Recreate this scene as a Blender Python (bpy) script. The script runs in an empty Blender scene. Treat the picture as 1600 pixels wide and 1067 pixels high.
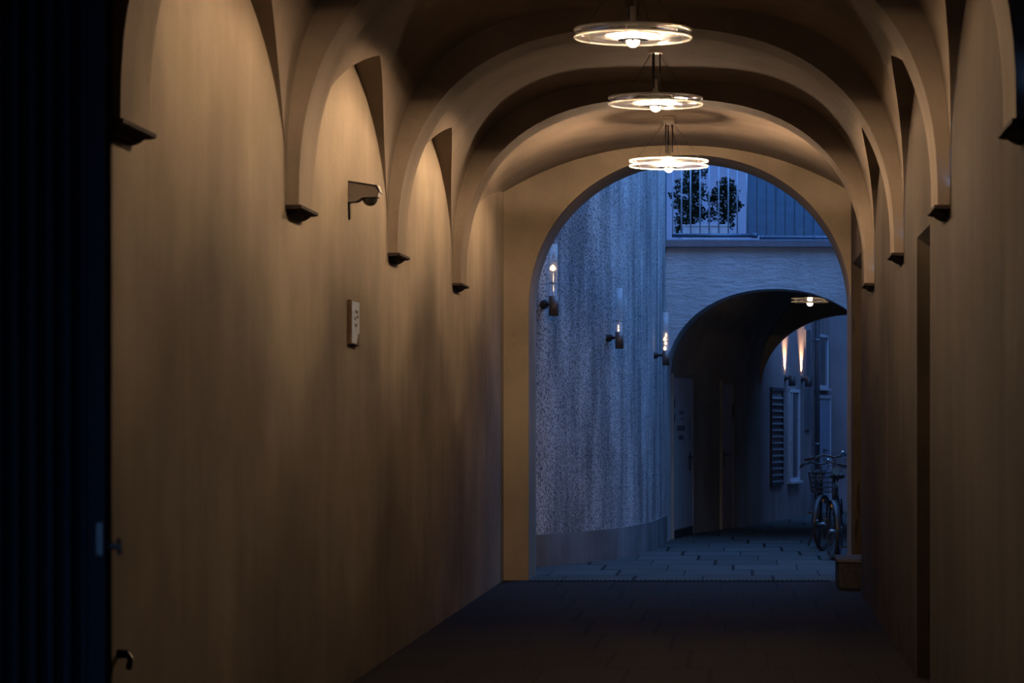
import bpy, bmesh, math, random
from mathutils import Vector, Matrix
random.seed(7)
S = bpy.context.scene
COL = S.collection
PI = math.pi

# ------------------------------------------------------------------ camera
F = 4600.0; U0 = 1160.0; V0 = 655.0; EYE = 1.65      # focal length and vanishing point in pixels of the 1600 px frame
cd = bpy.data.cameras.new('camera'); cam = bpy.data.objects.new('camera', cd); COL.objects.link(cam)
cam.location = (0, 0, EYE); cam.rotation_euler = (PI/2, 0, 0)
cd.sensor_width = 36; cd.lens = F/1600*36
cd.shift_x = -(U0-800)/1600; cd.shift_y = (V0-533.5)/1600
cd.clip_start = .05; cd.clip_end = 300
cd.dof.use_dof = True; cd.dof.focus_distance = 27; cd.dof.aperture_fstop = 5.6
S.camera = cam
# ------------------------------------------------------------------ sky and exposure
SKY = 4.2
wd = bpy.data.worlds.new('dusk_sky'); S.world = wd; wd.use_nodes = True
nt = wd.node_tree; bg = nt.nodes['Background']
tc = nt.nodes.new('ShaderNodeTexCoord'); sx = nt.nodes.new('ShaderNodeSeparateXYZ'); cr = nt.nodes.new('ShaderNodeValToRGB')
nt.links.new(tc.outputs['Generated'], sx.inputs[0]); nt.links.new(sx.outputs['Z'], cr.inputs['Fac']); nt.links.new(cr.outputs['Color'], bg.inputs['Color'])
cr.color_ramp.elements[0].position = 0.0; cr.color_ramp.elements[0].color = (.15, .36, .9, 1)
cr.color_ramp.elements[1].position = .6; cr.color_ramp.elements[1].color = (.16, .42, 1.08, 1)
bg.inputs['Strength'].default_value = SKY
S.view_settings.view_transform = 'Standard'; S.view_settings.look = 'None'
S.view_settings.exposure = 0; S.view_settings.gamma = 1; S.view_settings.use_curve_mapping = False

def P(u, v, Y):                                       # photo measurement -> point at depth Y
    return Vector(((u-U0)*Y/F, Y, EYE-(v-V0)*Y/F))

# ------------------------------------------------------------------ materials
def new_mat(name):
    m = bpy.data.materials.new(name); m.use_nodes = True
    return m, m.node_tree, m.node_tree.nodes['Principled BSDF']
def simple(name, col, rough=.6, metal=0, noise=.0, scale=20, emit=None, estr=0):
    m, t, b = new_mat(name)
    b.inputs['Base Color'].default_value = (*col, 1); b.inputs['Roughness'].default_value = rough; b.inputs['Metallic'].default_value = metal
    if rough >= .8: b.inputs['Specular IOR Level'].default_value = .12
    if noise:
        c = t.nodes.new('ShaderNodeTexCoord'); n = t.nodes.new('ShaderNodeTexNoise'); n.inputs['Scale'].default_value = scale; n.inputs['Detail'].default_value = 5
        r = t.nodes.new('ShaderNodeValToRGB')
        r.color_ramp.elements[0].position = .3; r.color_ramp.elements[1].position = .7
        r.color_ramp.elements[0].color = (*[x*(1-noise) for x in col], 1); r.color_ramp.elements[1].color = (*[min(1, x*(1+noise)) for x in col], 1)
        t.links.new(c.outputs['Object'], n.inputs['Vector']); t.links.new(n.outputs['Fac'], r.inputs['Fac']); t.links.new(r.outputs['Color'], b.inputs['Base Color'])
    if emit:
        b.inputs['Emission Color'].default_value = (*emit, 1); b.inputs['Emission Strength'].default_value = estr
    return m
def N(t, kind, **kw):
    n = t.nodes.new(kind)
    for k, v in kw.items(): setattr(n, k, v)
    return n
def math_node(t, op, a, b=None):
    n = t.nodes.new('ShaderNodeMath'); n.operation = op
    for i, x in enumerate((a, b)):
        if x is None: continue
        if isinstance(x, (int, float)): n.inputs[i].default_value = x
        else: t.links.new(x, n.inputs[i])
    return n.outputs[0]
def noise_node(t, vec, scale, detail=4, stretch=(1, 1, 1), rough=.55):
    mp = t.nodes.new('ShaderNodeMapping'); mp.inputs['Scale'].default_value = stretch
    t.links.new(vec, mp.inputs['Vector'])
    n = t.nodes.new('ShaderNodeTexNoise'); n.inputs['Scale'].default_value = scale; n.inputs['Detail'].default_value = detail; n.inputs['Roughness'].default_value = rough
    t.links.new(mp.outputs[0], n.inputs['Vector']); return n.outputs['Fac']
def ramp(t, fac, p0, c0, p1, c1):
    r = t.nodes.new('ShaderNodeValToRGB'); e = r.color_ramp.elements
    e[0].position = p0; e[0].color = (*c0, 1); e[1].position = p1; e[1].color = (*c1, 1)
    t.links.new(fac, r.inputs['Fac']); return r.outputs['Color']
def mix(t, fac, a, b, mode='MIX'):
    n = t.nodes.new('ShaderNodeMix'); n.data_type = 'RGBA'; n.blend_type = mode
    if isinstance(fac, (int, float)): n.inputs[0].default_value = fac
    else: t.links.new(fac, n.inputs[0])
    for i, x in ((6, a), (7, b)):
        if isinstance(x, tuple): n.inputs[i].default_value = (*x, 1)
        else: t.links.new(x, n.inputs[i])
    return n.outputs[2]
def plaster(name, col, dirt=.35, bump=.25, streak=.5, fleck=None, crackle=0):
    m, t, b = new_mat(name)
    v = t.nodes.new('ShaderNodeTexCoord').outputs['Object']
    blot = noise_node(t, v, .9, 5); drip = noise_node(t, v, 2.2, 5, (1, 1, .10)); fine = noise_node(t, v, 38, 3)
    dark = tuple(x*(1-dirt) for x in col); lite = tuple(min(1, x*1.12) for x in col)
    c = ramp(t, blot, .3, dark, .68, lite)
    c = mix(t, streak, c, ramp(t, drip, .32, (.55, .5, .46), .6, (1, 1, 1)), 'MULTIPLY')
    c = mix(t, .25, c, ramp(t, fine, .3, (.7, .7, .7), .7, (1, 1, 1)), 'MULTIPLY')
    if fleck:                                          # short dark run marks in the plaster
        tick = noise_node(t, v, 9, 2, (1, 1, .16)); gate = noise_node(t, v, 1.1, 2)
        f = math_node(t, 'MULTIPLY', math_node(t, 'GREATER_THAN', tick, .655), math_node(t, 'GREATER_THAN', gate, .5))
        c = mix(t, math_node(t, 'MULTIPLY', f, fleck), c, tuple(x*.25 for x in col))
    t.links.new(c, b.inputs['Base Color']); b.inputs['Roughness'].default_value = .92; b.inputs['Specular IOR Level'].default_value = .15
    bp = t.nodes.new('ShaderNodeBump'); bp.inputs['Strength'].default_value = bump; bp.inputs['Distance'].default_value = .02
    h = math_node(t, 'ADD', math_node(t, 'MULTIPLY', noise_node(t, v, 3, 4), 1.0), math_node(t, 'MULTIPLY', fine, .18))
    if crackle: h = math_node(t, 'ADD', h, math_node(t, 'MULTIPLY', noise_node(t, v, 9, 6, (.6, 1, 1.8), .7), crackle))
    t.links.new(h, bp.inputs['Height']); t.links.new(bp.outputs[0], b.inputs['Normal'])
    return m
def roughcast(name):
    m, t, b = new_mat(name)
    v = t.nodes.new('ShaderNodeTexCoord').outputs['Object']
    big = noise_node(t, v, 1.3, 5); drip = noise_node(t, v, 2.6, 5, (1, 1, .13)); grit = noise_node(t, v, 42, 4, (1, 1, .9), .75); g2 = noise_node(t, v, 90, 3)
    c = ramp(t, big, .3, (.60, .61, .62), .66, (.92, .92, .92))
    c = mix(t, .75, c, ramp(t, drip, .40, (.26, .28, .31), .58, (1, 1, 1)), 'MULTIPLY')
    c = mix(t, 1.0, c, ramp(t, grit, .40, (.12, .13, .15), .53, (1, 1, 1)), 'MULTIPLY')
    t.links.new(c, b.inputs['Base Color']); b.inputs['Roughness'].default_value = .9
    bp = t.nodes.new('ShaderNodeBump'); bp.inputs['Strength'].default_value = 1.0; bp.inputs['Distance'].default_value = .05
    t.links.new(math_node(t, 'ADD', grit, math_node(t, 'MULTIPLY', g2, .4)), bp.inputs['Height']); t.links.new(bp.outputs[0], b.inputs['Normal'])
    return m
def slabs(name, col, w, rh, shift, jw, jh, gloss=.85):
    m, t, b = new_mat(name)
    v = t.nodes.new('ShaderNodeTexCoord').outputs['Object']
    s = t.nodes.new('ShaderNodeSeparateXYZ'); t.links.new(v, s.inputs[0]); X, Y = s.outputs[0], s.outputs[1]
    yr = math_node(t, 'DIVIDE', Y, rh); row = math_node(t, 'FLOOR', yr)
    xs = math_node(t, 'DIVIDE', math_node(t, 'ADD', X, math_node(t, 'MULTIPLY', row, shift)), w); colm = math_node(t, 'FLOOR', xs)
    fx = math_node(t, 'MULTIPLY', math_node(t, 'FRACT', xs), w); fy = math_node(t, 'MULTIPLY', math_node(t, 'FRACT', yr), rh)
    wn = t.nodes.new('ShaderNodeTexWhiteNoise'); wn.noise_dimensions = '1D'; t.links.new(colm, wn.inputs['W'])
    wide = math_node(t, 'MULTIPLY', math_node(t, 'GREATER_THAN', wn.outputs['Value'], .62), 1.0)
    jx = math_node(t, 'LESS_THAN', fx, math_node(t, 'MULTIPLY', math_node(t, 'ADD', .7, math_node(t, 'MULTIPLY', wide, 1.0)), jw))
    jy = math_node(t, 'MULTIPLY', math_node(t, 'LESS_THAN', fy, jh), math_node(t, 'MAXIMUM', .45, math_node(t, 'MULTIPLY', wide, math_node(t, 'LESS_THAN', fx, shift*1.05))))
    j = math_node(t, 'MAXIMUM', jx, jy)
    cmb = t.nodes.new('ShaderNodeCombineXYZ'); t.links.new(colm, cmb.inputs[0]); t.links.new(row, cmb.inputs[1])
    w2 = t.nodes.new('ShaderNodeTexWhiteNoise'); w2.noise_dimensions = '2D'; t.links.new(cmb.outputs[0], w2.inputs['Vector'])
    c = ramp(t, w2.outputs['Value'], 0, tuple(x*.8 for x in col), 1, tuple(x*1.15 for x in col))
    c = mix(t, .6, c, ramp(t, noise_node(t, v, 1.7, 6), .3, (.55, .55, .55), .7, (1, 1, 1)), 'MULTIPLY')
    c = mix(t, j, c, tuple(x*.04 for x in col))
    t.links.new(c, b.inputs['Base Color']); b.inputs['Roughness'].default_value = gloss; b.inputs['Specular IOR Level'].default_value = .12
    bp = t.nodes.new('ShaderNodeBump'); bp.inputs['Strength'].default_value = .3; bp.inputs['Distance'].default_value = .01
    t.links.new(math_node(t, 'SUBTRACT', noise_node(t, v, 25, 4), j), bp.inputs['Height']); t.links.new(bp.outputs[0], b.inputs['Normal'])
    return m
def clear_glass(name, tint=(.95, .95, .93), frost=.12, gl=.5, streaky=False):
    m = bpy.data.materials.new(name); m.use_nodes = True; t = m.node_tree
    t.nodes.remove(t.nodes['Principled BSDF']); out = t.nodes['Material Output']
    tr = N(t, 'ShaderNodeBsdfTransparent'); tr.inputs[0].default_value = (*tint, 1)
    gs = N(t, 'ShaderNodeBsdfGlossy'); gs.inputs['Roughness'].default_value = .12; gs.inputs[0].default_value = (.9, .9, .9, 1)
    tl = N(t, 'ShaderNodeBsdfTranslucent'); tl.inputs[0].default_value = (.9, .88, .84, 1)
    df = N(t, 'ShaderNodeBsdfDiffuse'); df.inputs[0].default_value = (.9, .88, .84, 1)
    lw = N(t, 'ShaderNodeLayerWeight'); frv = math_node(t, 'ADD', math_node(t, 'MULTIPLY', math_node(t, 'POWER', lw.outputs['Facing'], 5.0), .8), .04)
    m0 = N(t, 'ShaderNodeMixShader'); m0.inputs[0].default_value = .5; t.links.new(tl.outputs[0], m0.inputs[1]); t.links.new(df.outputs[0], m0.inputs[2])
    m1 = N(t, 'ShaderNodeMixShader'); t.links.new(tr.outputs[0], m1.inputs[1]); t.links.new(m0.outputs[0], m1.inputs[2])
    if streaky:                                        # dust and water marks on the glass
        v = t.nodes.new('ShaderNodeTexCoord').outputs['Object']
        t.links.new(math_node(t, 'MULTIPLY', math_node(t, 'POWER', noise_node(t, v, 4, 4), 2.0), frost*4), m1.inputs[0])
    else: m1.inputs[0].default_value = frost
    m2 = N(t, 'ShaderNodeMixShader'); t.links.new(math_node(t, 'MULTIPLY', frv, gl), m2.inputs[0]); t.links.new(m1.outputs[0], m2.inputs[1]); t.links.new(gs.outputs[0], m2.inputs[2])
    t.links.new(m2.outputs[0], out.inputs['Surface']); return m
def opal(name):
    m = bpy.data.materials.new(name); m.use_nodes = True; t = m.node_tree
    t.nodes.remove(t.nodes['Principled BSDF']); d = N(t, 'ShaderNodeBsdfDiffuse'); d.inputs[0].default_value = (.10, .098, .092, 1)
    tl = N(t, 'ShaderNodeBsdfTranslucent'); tl.inputs[0].default_value = (.9, .86, .8, 1); x = N(t, 'ShaderNodeMixShader'); x.inputs[0].default_value = .02
    t.links.new(d.outputs[0], x.inputs[1]); t.links.new(tl.outputs[0], x.inputs[2]); t.links.new(x.outputs[0], t.nodes['Material Output'].inputs['Surface']); return m
def glow(name, col, strength):
    m = bpy.data.materials.new(name); m.use_nodes = True; t = m.node_tree
    t.nodes.remove(t.nodes['Principled BSDF']); e = N(t, 'ShaderNodeEmission'); e.inputs[0].default_value = (*col, 1); e.inputs[1].default_value = strength
    t.links.new(e.outputs[0], t.nodes['Material Output'].inputs['Surface']); return m

WARM = (1.0, .68, .42)
M = {
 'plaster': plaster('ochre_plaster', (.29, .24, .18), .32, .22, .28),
 'plaster_right': plaster('stained_shade_dark_plaster', (.062, .049, .036), .45, .22, .6, .8),  # base darkened to imitate the dim right side; streaks and flecks are stains
 'vault': plaster('vault_plaster', (.22, .18, .14), .28, .22, .25),
 'rib': plaster('rib_plaster', (.24, .195, .15), .30, .35, .35),
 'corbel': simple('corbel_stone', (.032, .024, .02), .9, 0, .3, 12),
 'roughcast': roughcast('grey_roughcast'),
 'plinth': plaster('grey_smooth_render', (.22, .23, .245), .45, .3, .7),
 'facade': plaster('pale_facade_render', (.56, .58, .60), .2, 1.0, .35, None, 3.0),
 'tunnel': plaster('dull_tunnel_plaster', (.30, .28, .24), .3, .2, .4),
 'alley': plaster('pale_alley_render', (.29, .24, .245), .25, .2, .4),
 'floor': slabs('dark_paving_slabs', (.016, .0125, .012), .545, 1.5, .155, .02, .10),
 'yard': slabs('grey_courtyard_slabs', (.065, .072, .072), .72, 1.15, .21, .02, .09),
 'drain': simple('black_iron_grate', (.012, .012, .012), .9, 0, .3, 30),
 'metal': simple('brushed_steel', (.42, .40, .37), .35, .9, .1, 30),
 'dark_metal': simple('dark_bronze_metal', (.03, .027, .027), .5, .4, .2, 30),
 'lamp_base': simple('brown_lamp_metal', (.13, .10, .09), .4, .5, .15, 30),
 'white_metal': simple('off_white_enamel', (.70, .66, .58), .5, 0, .08, 20),
 'gate': simple('dark_blue_gate_paint', (.011, .013, .019), .45, .2, .25, 8),
 'bulb': glow('warm_lit_bulb', WARM, 20000),
 'bulb_soft': glow('weak_lit_bulb', WARM, 12500),
 'bulb_open': glow('open_lit_bulb', WARM, 11000),
 'bulb_dim': glow('dim_warm_bulb', WARM, 110),
 'shield_dish': opal('opal_shield_dish'),
 'dome_lit': glow('opal_dome_glow', (1.0, .80, .58), 7 ),
 'disc': clear_glass('pendant_disc_glass', (.86, .85, .85), .012, .8, True),
 'disc_upper': clear_glass('dimming_disc_glass', (.80, .79, .79), .02, .8, True),  # upper disc tinted darker to hold back light towards the vault
 'cone': clear_glass('faint_frosted_cone', (.97, .97, .96), .02, .1),
 'rim': clear_glass('frosted_rim_glass', (.9, .9, .88), .38, .6),
 'tube': clear_glass('lamp_tube_glass', (.97, .98, .99), .10, 1.0),
 'glint_glow': glow('reflected_glint_glow', (1.0, .62, .32), 4.5),  # emission that paints lamp reflections into the tubes
 'uplight': glow('uplight_lens', (1.0, .62, .32), 9),
 'cam_body': simple('camera_grey_housing', (.30, .26, .22), .5, 0, .1, 30),
 'dome': simple('smoked_dome', (.05, .045, .04), .12),
 'paper': simple('weathered_paper', (.55, .64, .86), .8, 0, .25, 14),
 'torn': simple('brown_board', (.16, .10, .06), .85, 0, .3, 20),
 'black': simple('black_rubber', (.012, .012, .013), .6, 0, .2, 40),
 'bike_frame': simple('dark_bicycle_paint', (.008, .008, .010), .5, .0, .1, 20),
 'chrome': simple('chrome', (.75, .77, .8), .12, 1.0),
 'blue_paint': simple('blue_painted_wood', (.045, .12, .19), .55, 0, .15, 9),
 'blue_steel': simple('blue_grey_steel', (.07, .12, .18), .4, .4, .12, 12),
 'bar': simple('pale_blue_bar_paint', (.26, .31, .38), .4, .2, .1, 12),
 'terrace_wall': plaster('pale_terrace_wall', (.19, .18, .215), .12, .15, .2),
 'planter': simple('white_planter', (.50, .52, .56), .6, 0, .1, 15),
 'bark': simple('shrub_bark', (.05, .035, .025), .9, 0, .3, 30),
 'leaf': simple('dark_leaf', (.012, .020, .010), .85, 0, .4, 6),
 'soil': simple('soil', (.02, .015, .01), .95, 0, .3, 30),
 'door': simple('pale_steel_door', (.36, .36, .37), .5, 0, .1, 4),
 'door_brown': simple('brown_steel_door', (.24, .17, .13), .5, 0, .15, 4),
 'sign': simple('dark_label', (.04, .045, .06), .5),
 'glass_dark': simple('dark_window_glass', (.03, .035, .05), .08),
 'frame': simple('pale_window_frame', (.5, .5, .54), .5, 0, .08, 20),
 'stone': simple('granite_block', (.07, .067, .07), .8, 0, .35, 28),
 'stone_dark': simple('darker_granite', (.035, .032, .032), .9, 0, .3, 28),  # block body, darker than its cap
 'blue_door': simple('pale_blue_door', (.28, .32, .42), .45, 0, .06, 6),
 'pipe': simple('zinc_pipe', (.16, .16, .18), .5, .5, .15, 20),
 'reflector': simple('blue_reflector', (.10, .35, .8), .1, .9),
 'amber': simple('amber_reflector', (.7, .35, .05), .3),
}

# ------------------------------------------------------------------ mesh helpers
class MB:
    def __init__(s): s.b = bmesh.new()
    def quad(s, pts, smooth=False):
        f = s.b.faces.new([s.b.verts.new(p) for p in pts]); f.smooth = smooth; return s
    def box(s, lo, hi, mat=None, bevel=0):
        r = bmesh.ops.create_cube(s.b, size=1)
        c = [(a+b)/2 for a, b in zip(lo, hi)]; d = [abs(b-a) for a, b in zip(lo, hi)]
        for v in r['verts']:
            v.co = Vector((v.co.x*d[0]+c[0], v.co.y*d[1]+c[1], v.co.z*d[2]+c[2]))
        if bevel:
            es = list({e for v in r['verts'] for e in v.link_edges})
            g = bmesh.ops.bevel(s.b, geom=es, offset=bevel, segments=2, affect='EDGES', profile=.6)
            vs = list({v for f in g['faces'] for v in f.verts} | {v for v in r['verts'] if v.is_valid})
        else: vs = r['verts']
        if mat is not None:
            for v in vs: v.co = mat @ v.co
        return s
    def cyl(s, p, q, r, r2=None, n=16, caps=True):
        p, q = Vector(p), Vector(q); d = q-p; L = d.length
        if r2 is None: r2 = r
        g = bmesh.ops.create_cone(s.b, cap_ends=caps, segments=n, radius1=r, radius2=r2, depth=L)
        m = Matrix.Translation((p+q)/2) @ d.to_track_quat('Z', 'Y').to_matrix().to_4x4()
        for v in g['verts']: v.co = m @ v.co
        for f in {f for v in g['verts'] for f in v.link_faces}: f.smooth = len(f.verts) == 4
        return s
    def sphere(s, c, r, sz=(1, 1, 1), n=20):
        g = bmesh.ops.create_uvsphere(s.b, u_segments=n, v_segments=n//2, radius=r)
        for v in g['verts']: v.co = Vector((v.co.x*sz[0], v.co.y*sz[1], v.co.z*sz[2]))+Vector(c)
        for f in {f for v in g['verts'] for f in v.link_faces}: f.smooth = True
        return s
    def lathe(s, prof, c=(0, 0, 0), n=48, closed=False):
        c = Vector(c); rings = []
        for r, z in prof:
            rings.append([s.b.verts.new(c+Vector((max(r, 1e-4)*math.cos(2*PI*i/n), max(r, 1e-4)*math.sin(2*PI*i/n), z))) for i in range(n)])
        m = len(rings)
        for k in range(m if closed else m-1):
            a, b = rings[k], rings[(k+1) % m]
            for i in range(n):
                f = s.b.faces.new((a[i], a[(i+1) % n], b[(i+1) % n], b[i])); f.smooth = True
        return s
    def tube(s, pts, r, n=8, closed=False):
        pts = [Vector(p) for p in pts]; m = len(pts); rings = []; up = Vector((0, 0, 1)); ref = None
        for i, p in enumerate(pts):
            a = pts[(i-1) % m] if (closed or i > 0) else p; b = pts[(i+1) % m] if (closed or i < m-1) else p
            t = (b-a).normalized()
            if ref is None:
                ref = t.orthogonal().normalized()
            ref = (ref-t*ref.dot(t)).normalized(); o = t.cross(ref)
            rr = r[i] if isinstance(r, (list, tuple)) else r
            rings.append([s.b.verts.new(p+ref*math.cos(2*PI*k/n)*rr+o*math.sin(2*PI*k/n)*rr) for k in range(n)])
        for i in range(m if closed else m-1):
            A, B = rings[i], rings[(i+1) % m]
            for k in range(n):
                f = s.b.faces.new((A[k], A[(k+1) % n], B[(k+1) % n], B[k])); f.smooth = True
        if not closed:
            s.b.faces.new(rings[0][::-1]); s.b.faces.new(rings[-1])
        return s
    def grid(s, rows, smooth=True, flip=False):            # rows: list of equal-length point lists
        V = [[s.b.verts.new(p) for p in r] for r in rows]
        for i in range(len(V)-1):
            for j in range(len(V[0])-1):
                q = [V[i][j], V[i][j+1], V[i+1][j+1], V[i+1][j]]
                if flip: q.reverse()
                try:
                    f = s.b.faces.new(q); f.smooth = smooth
                except ValueError: pass
        return s
    def prism(s, poly, p, q):                              # polygon of 3D points extruded by vector q-p
        d = Vector(q)-Vector(p); a = [s.b.verts.new(Vector(x)) for x in poly]; b = [s.b.verts.new(Vector(x)+d) for x in poly]; n = len(a)
        s.b.faces.new(a[::-1]); s.b.faces.new(b)
        for i in range(n): s.b.faces.new((a[i], a[(i+1) % n], b[(i+1) % n], b[i]))
        return s
    def build(s, name, mat, parent=None, recalc=True):
        if recalc: bmesh.ops.recalc_face_normals(s.b, faces=s.b.faces)
        me = bpy.data.meshes.new(name); s.b.to_mesh(me); s.b.free(); me.materials.append(mat)
        o = bpy.data.objects.new(name, me); COL.objects.link(o)
        if parent: o.parent = parent
        return o
def tag(o, label, cat, group=None, kind=None):
    o['label'] = label; o['category'] = cat
    if group: o['group'] = group
    if kind: o['kind'] = kind
    return o
def empty(name, loc, label, cat, group=None, rz=0):
    o = bpy.data.objects.new(name, None); COL.objects.link(o); o.location = loc; o.rotation_euler = (0, 0, rz); o.empty_display_size = .1
    return tag(o, label, cat, group)
def copy_thing(root, loc, label, group=None, rz=None):
    def cp(o, parent):
        c = o.copy(); COL.objects.link(c); c.parent = parent
        for ch in list(o.children): cp(ch, c)
        return c
    r = cp(root, None); r.location = loc; r['label'] = label
    if rz is not None: r.rotation_euler = (0, 0, rz)
    return r
def struct(o, label, cat): return tag(o, label, cat, None, 'structure')

# ------------------------------------------------------------------ passage shell
XL, XR = -2.45, 1.115; XC = (XL+XR)/2; A = (XR-XL)/2
B = 4.535; RIB = [k*B for k in (-.45, .55, 1.55, 2.55, 3.55, 4.55, 5.55)]; YE = 30.2; YO = 31.3; Y0 = -2.5
SPR, CROWN = 2.80, 4.50; NV = 3.0; NR = 2.5; T = .55; LUN = 1.10
def arch_z(x, a, spr, crown, n=NV):
    q = min(1, abs(x)/a); return spr+(crown-spr)*(1-q**n)**(1/n)
def arch_x(z, a, spr, crown, n=NV):
    q = min(1, max(0, (z-spr)/(crown-spr))); return a*(1-q**n)**(1/n)
def arch_pts(xc, y, a, spr, crown, n=NV, k=48, lo=-1, hi=1):
    out = []
    for i in range(k+1):
        th = PI*(1-i/k); c, sn = math.cos(th), math.sin(th)
        x = a*math.copysign(abs(c)**(2/n), c); z = (crown-spr)*abs(sn)**(2/n)
        out.append(Vector((xc+x, y, spr+z)))
    return out
bays = []
edges = [Y0]+RIB+[YE]
for k in range(len(edges)-1):
    a, b = edges[k], edges[k+1]
    if b-a < .5: continue
    bays.append((a, b))
def lun(s):                                                # pointed wall arch of one bay, s in -1..1
    R = 1.6; s = min(1, abs(s)); return math.sqrt(max(0, R*R-(s+R-1)**2))/math.sqrt(R*R-(R-1)**2)
NB = 40
def bay_samples(a, b):
    return [a+(b-a)*i/NB for i in range(NB+1)]
def zl(y, a, b):
    if b == YE:                                            # last bay: the vault flattens towards the end wall
        return SPR+.02+1.16*lun(1-max(0, (y-a-T/2)/(YE-a-T/2)))*min(1, max(0, (y-a)/(T/2)))
    h = (b-a)/2; m = (a+b)/2; w = h-T/2+.02
    return SPR+.02+LUN*(lun((y-m)/w) if abs(y-m) < w else 0)*min(1, (b-a)/B)
cv = MB(); wl = MB(); wr = MB()
REC = [(17.5, 18.8, 2.81, .30, .24), (27.6, 29.75, 3.22, .32, .22)]     # recesses in the right wall: y0, y1, head, depth, head drop
for a, b in bays:
    ys = bay_samples(a, b)
    # barrel between the two groins
    rows = []; lr = []; rr = []
    for y in ys:
        z = zl(y, a, b); row = []
        if b == YE:
            q = (z-SPR)/1.18
            for p in arch_pts(XC, y, A, SPR, CROWN, NV, 48):
                f = 1-min(1, abs(p.x-XC)/A)**2.2; row.append(Vector((p.x, y, p.z*(1-q)+q*(3.98+.48*f))))
            rows.append(row); lr.append([row[0]]*3); rr.append([row[-1]]*3); continue
        zg = z
        th0 = math.asin(min(1, ((zg-SPR)/(CROWN-SPR))**(NV/2)))
        for i in range(49):
            th = (PI-th0)+(2*th0-PI)*i/48; c, sn = math.cos(th), math.sin(th)
            row.append(Vector((XC+A*math.copysign(abs(c)**(2/NV), c), y, SPR+(CROWN-SPR)*abs(sn)**(2/NV))))
        rows.append(row)
        lr.append([Vector((XL, y, z)), Vector((XL+(row[0].x-XL)*.5, y, z+(row[0].z-z)*.5)), row[0].copy()])
        rr.append([row[-1].copy(), Vector((XR-(XR-row[-1].x)*.5, y, z)), Vector((XR, y, z))])
    cv.grid(rows)
    if b != YE: cv.grid(lr, False); cv.grid(rr, False)
    wl.grid([[Vector((XL, y, 0)), Vector((XL, y, zl(y, a, b)))] for y in ys], False)
def right_strip(ya, yb, a, b):
    n = max(2, int((yb-ya)/.12)); ys = [ya+(yb-ya)*i/n for i in range(n+1)]
    return ys
for a, b in bays:
    cuts = [a, b]
    for r in REC:
        if a <= r[0] and r[1] <= b: cuts += [r[0], r[1]]
    cuts.sort()
    for i in range(len(cuts)-1):
        ya, yb = cuts[i], cuts[i+1]
        ys = right_strip(ya, yb, a, b)
        base = 0
        for r in REC:
            if abs(ya-r[0]) < 1e-6: base = r[2]
        wr.grid([[Vector((XR, y, base)), Vector((XR, y, max(base, zl(y, a, b))))] for y in ys], False)
for y0, y1, zt, d, dr in REC:
    xb = XR+d; zb = zt-dr
    wr.quad([(XR, y0, 0), (xb, y0, 0), (xb, y0, zb), (XR, y0, zt)]); wr.quad([(XR, y1, 0), (xb, y1-.22, 0), (xb, y1-.22, zb), (XR, y1, zt)])
    wr.quad([(xb, y0, 0), (xb, y1-.22, 0), (xb, y1-.22, zb), (xb, y0, zb)]); wr.quad([(XR, y0, zt), (XR, y1, zt), (xb, y1-.22, zb), (xb, y0, zb)])
struct(cv.build('ceiling', M['vault'], recalc=False), 'ochre plastered barrel vault with pointed side pockets over the passage', 'ceiling')
struct(wl.build('wall_left', M['plaster'], recalc=False), 'ochre plastered long wall on the left of the passage', 'wall')
struct(wr.build('wall_right', M['plaster_right'], recalc=False), 'stained plaster wall, colour darkened to imitate dim light, with door recesses on the right of the passage', 'wall')
# transverse arches with their corbels
def corbel(side, yc, parent):
    m = MB(); x = XL if side < 0 else XR; s = -side
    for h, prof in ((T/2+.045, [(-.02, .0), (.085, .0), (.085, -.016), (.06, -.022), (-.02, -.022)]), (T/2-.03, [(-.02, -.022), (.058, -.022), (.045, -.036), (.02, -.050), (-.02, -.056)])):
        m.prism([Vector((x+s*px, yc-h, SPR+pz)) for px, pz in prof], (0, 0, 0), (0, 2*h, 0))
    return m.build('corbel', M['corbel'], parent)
names = ['nearest the street', 'second in from the street', 'beside the folding gate', 'on the long corbel at the left picture edge', 'nearest of the three whose corbels show on both sides', 'middle one over the second hanging lamp', 'closest to the end arch']
for k, yc in enumerate(RIB):
    ra, rc = A-.065, CROWN-.14
    lo = arch_pts(XC, 0, ra, SPR, rc, NR); hi = arch_pts(XC, 0, A+.02, SPR, CROWN+.03)
    rows = []
    def at(p, y): return Vector((p.x, y, p.z))
    m = MB()
    bv = .018
    m.grid([[at(p, yc-T/2) for p in hi], [at(p, yc-T/2) for p in lo]], False)
    m.grid([[at(p, yc-T/2+(T)*i/4) for p in lo] for i in range(5)], True)
    m.grid([[at(p, yc+T/2) for p in lo], [at(p, yc+T/2) for p in hi]], False)
    o = struct(m.build('trim_%d' % (k+1), M['rib'], recalc=False), 'plastered transverse arch under the vault, '+names[k], 'arch')
    corbel(-1, yc, o); corbel(1, yc, o)
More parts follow.
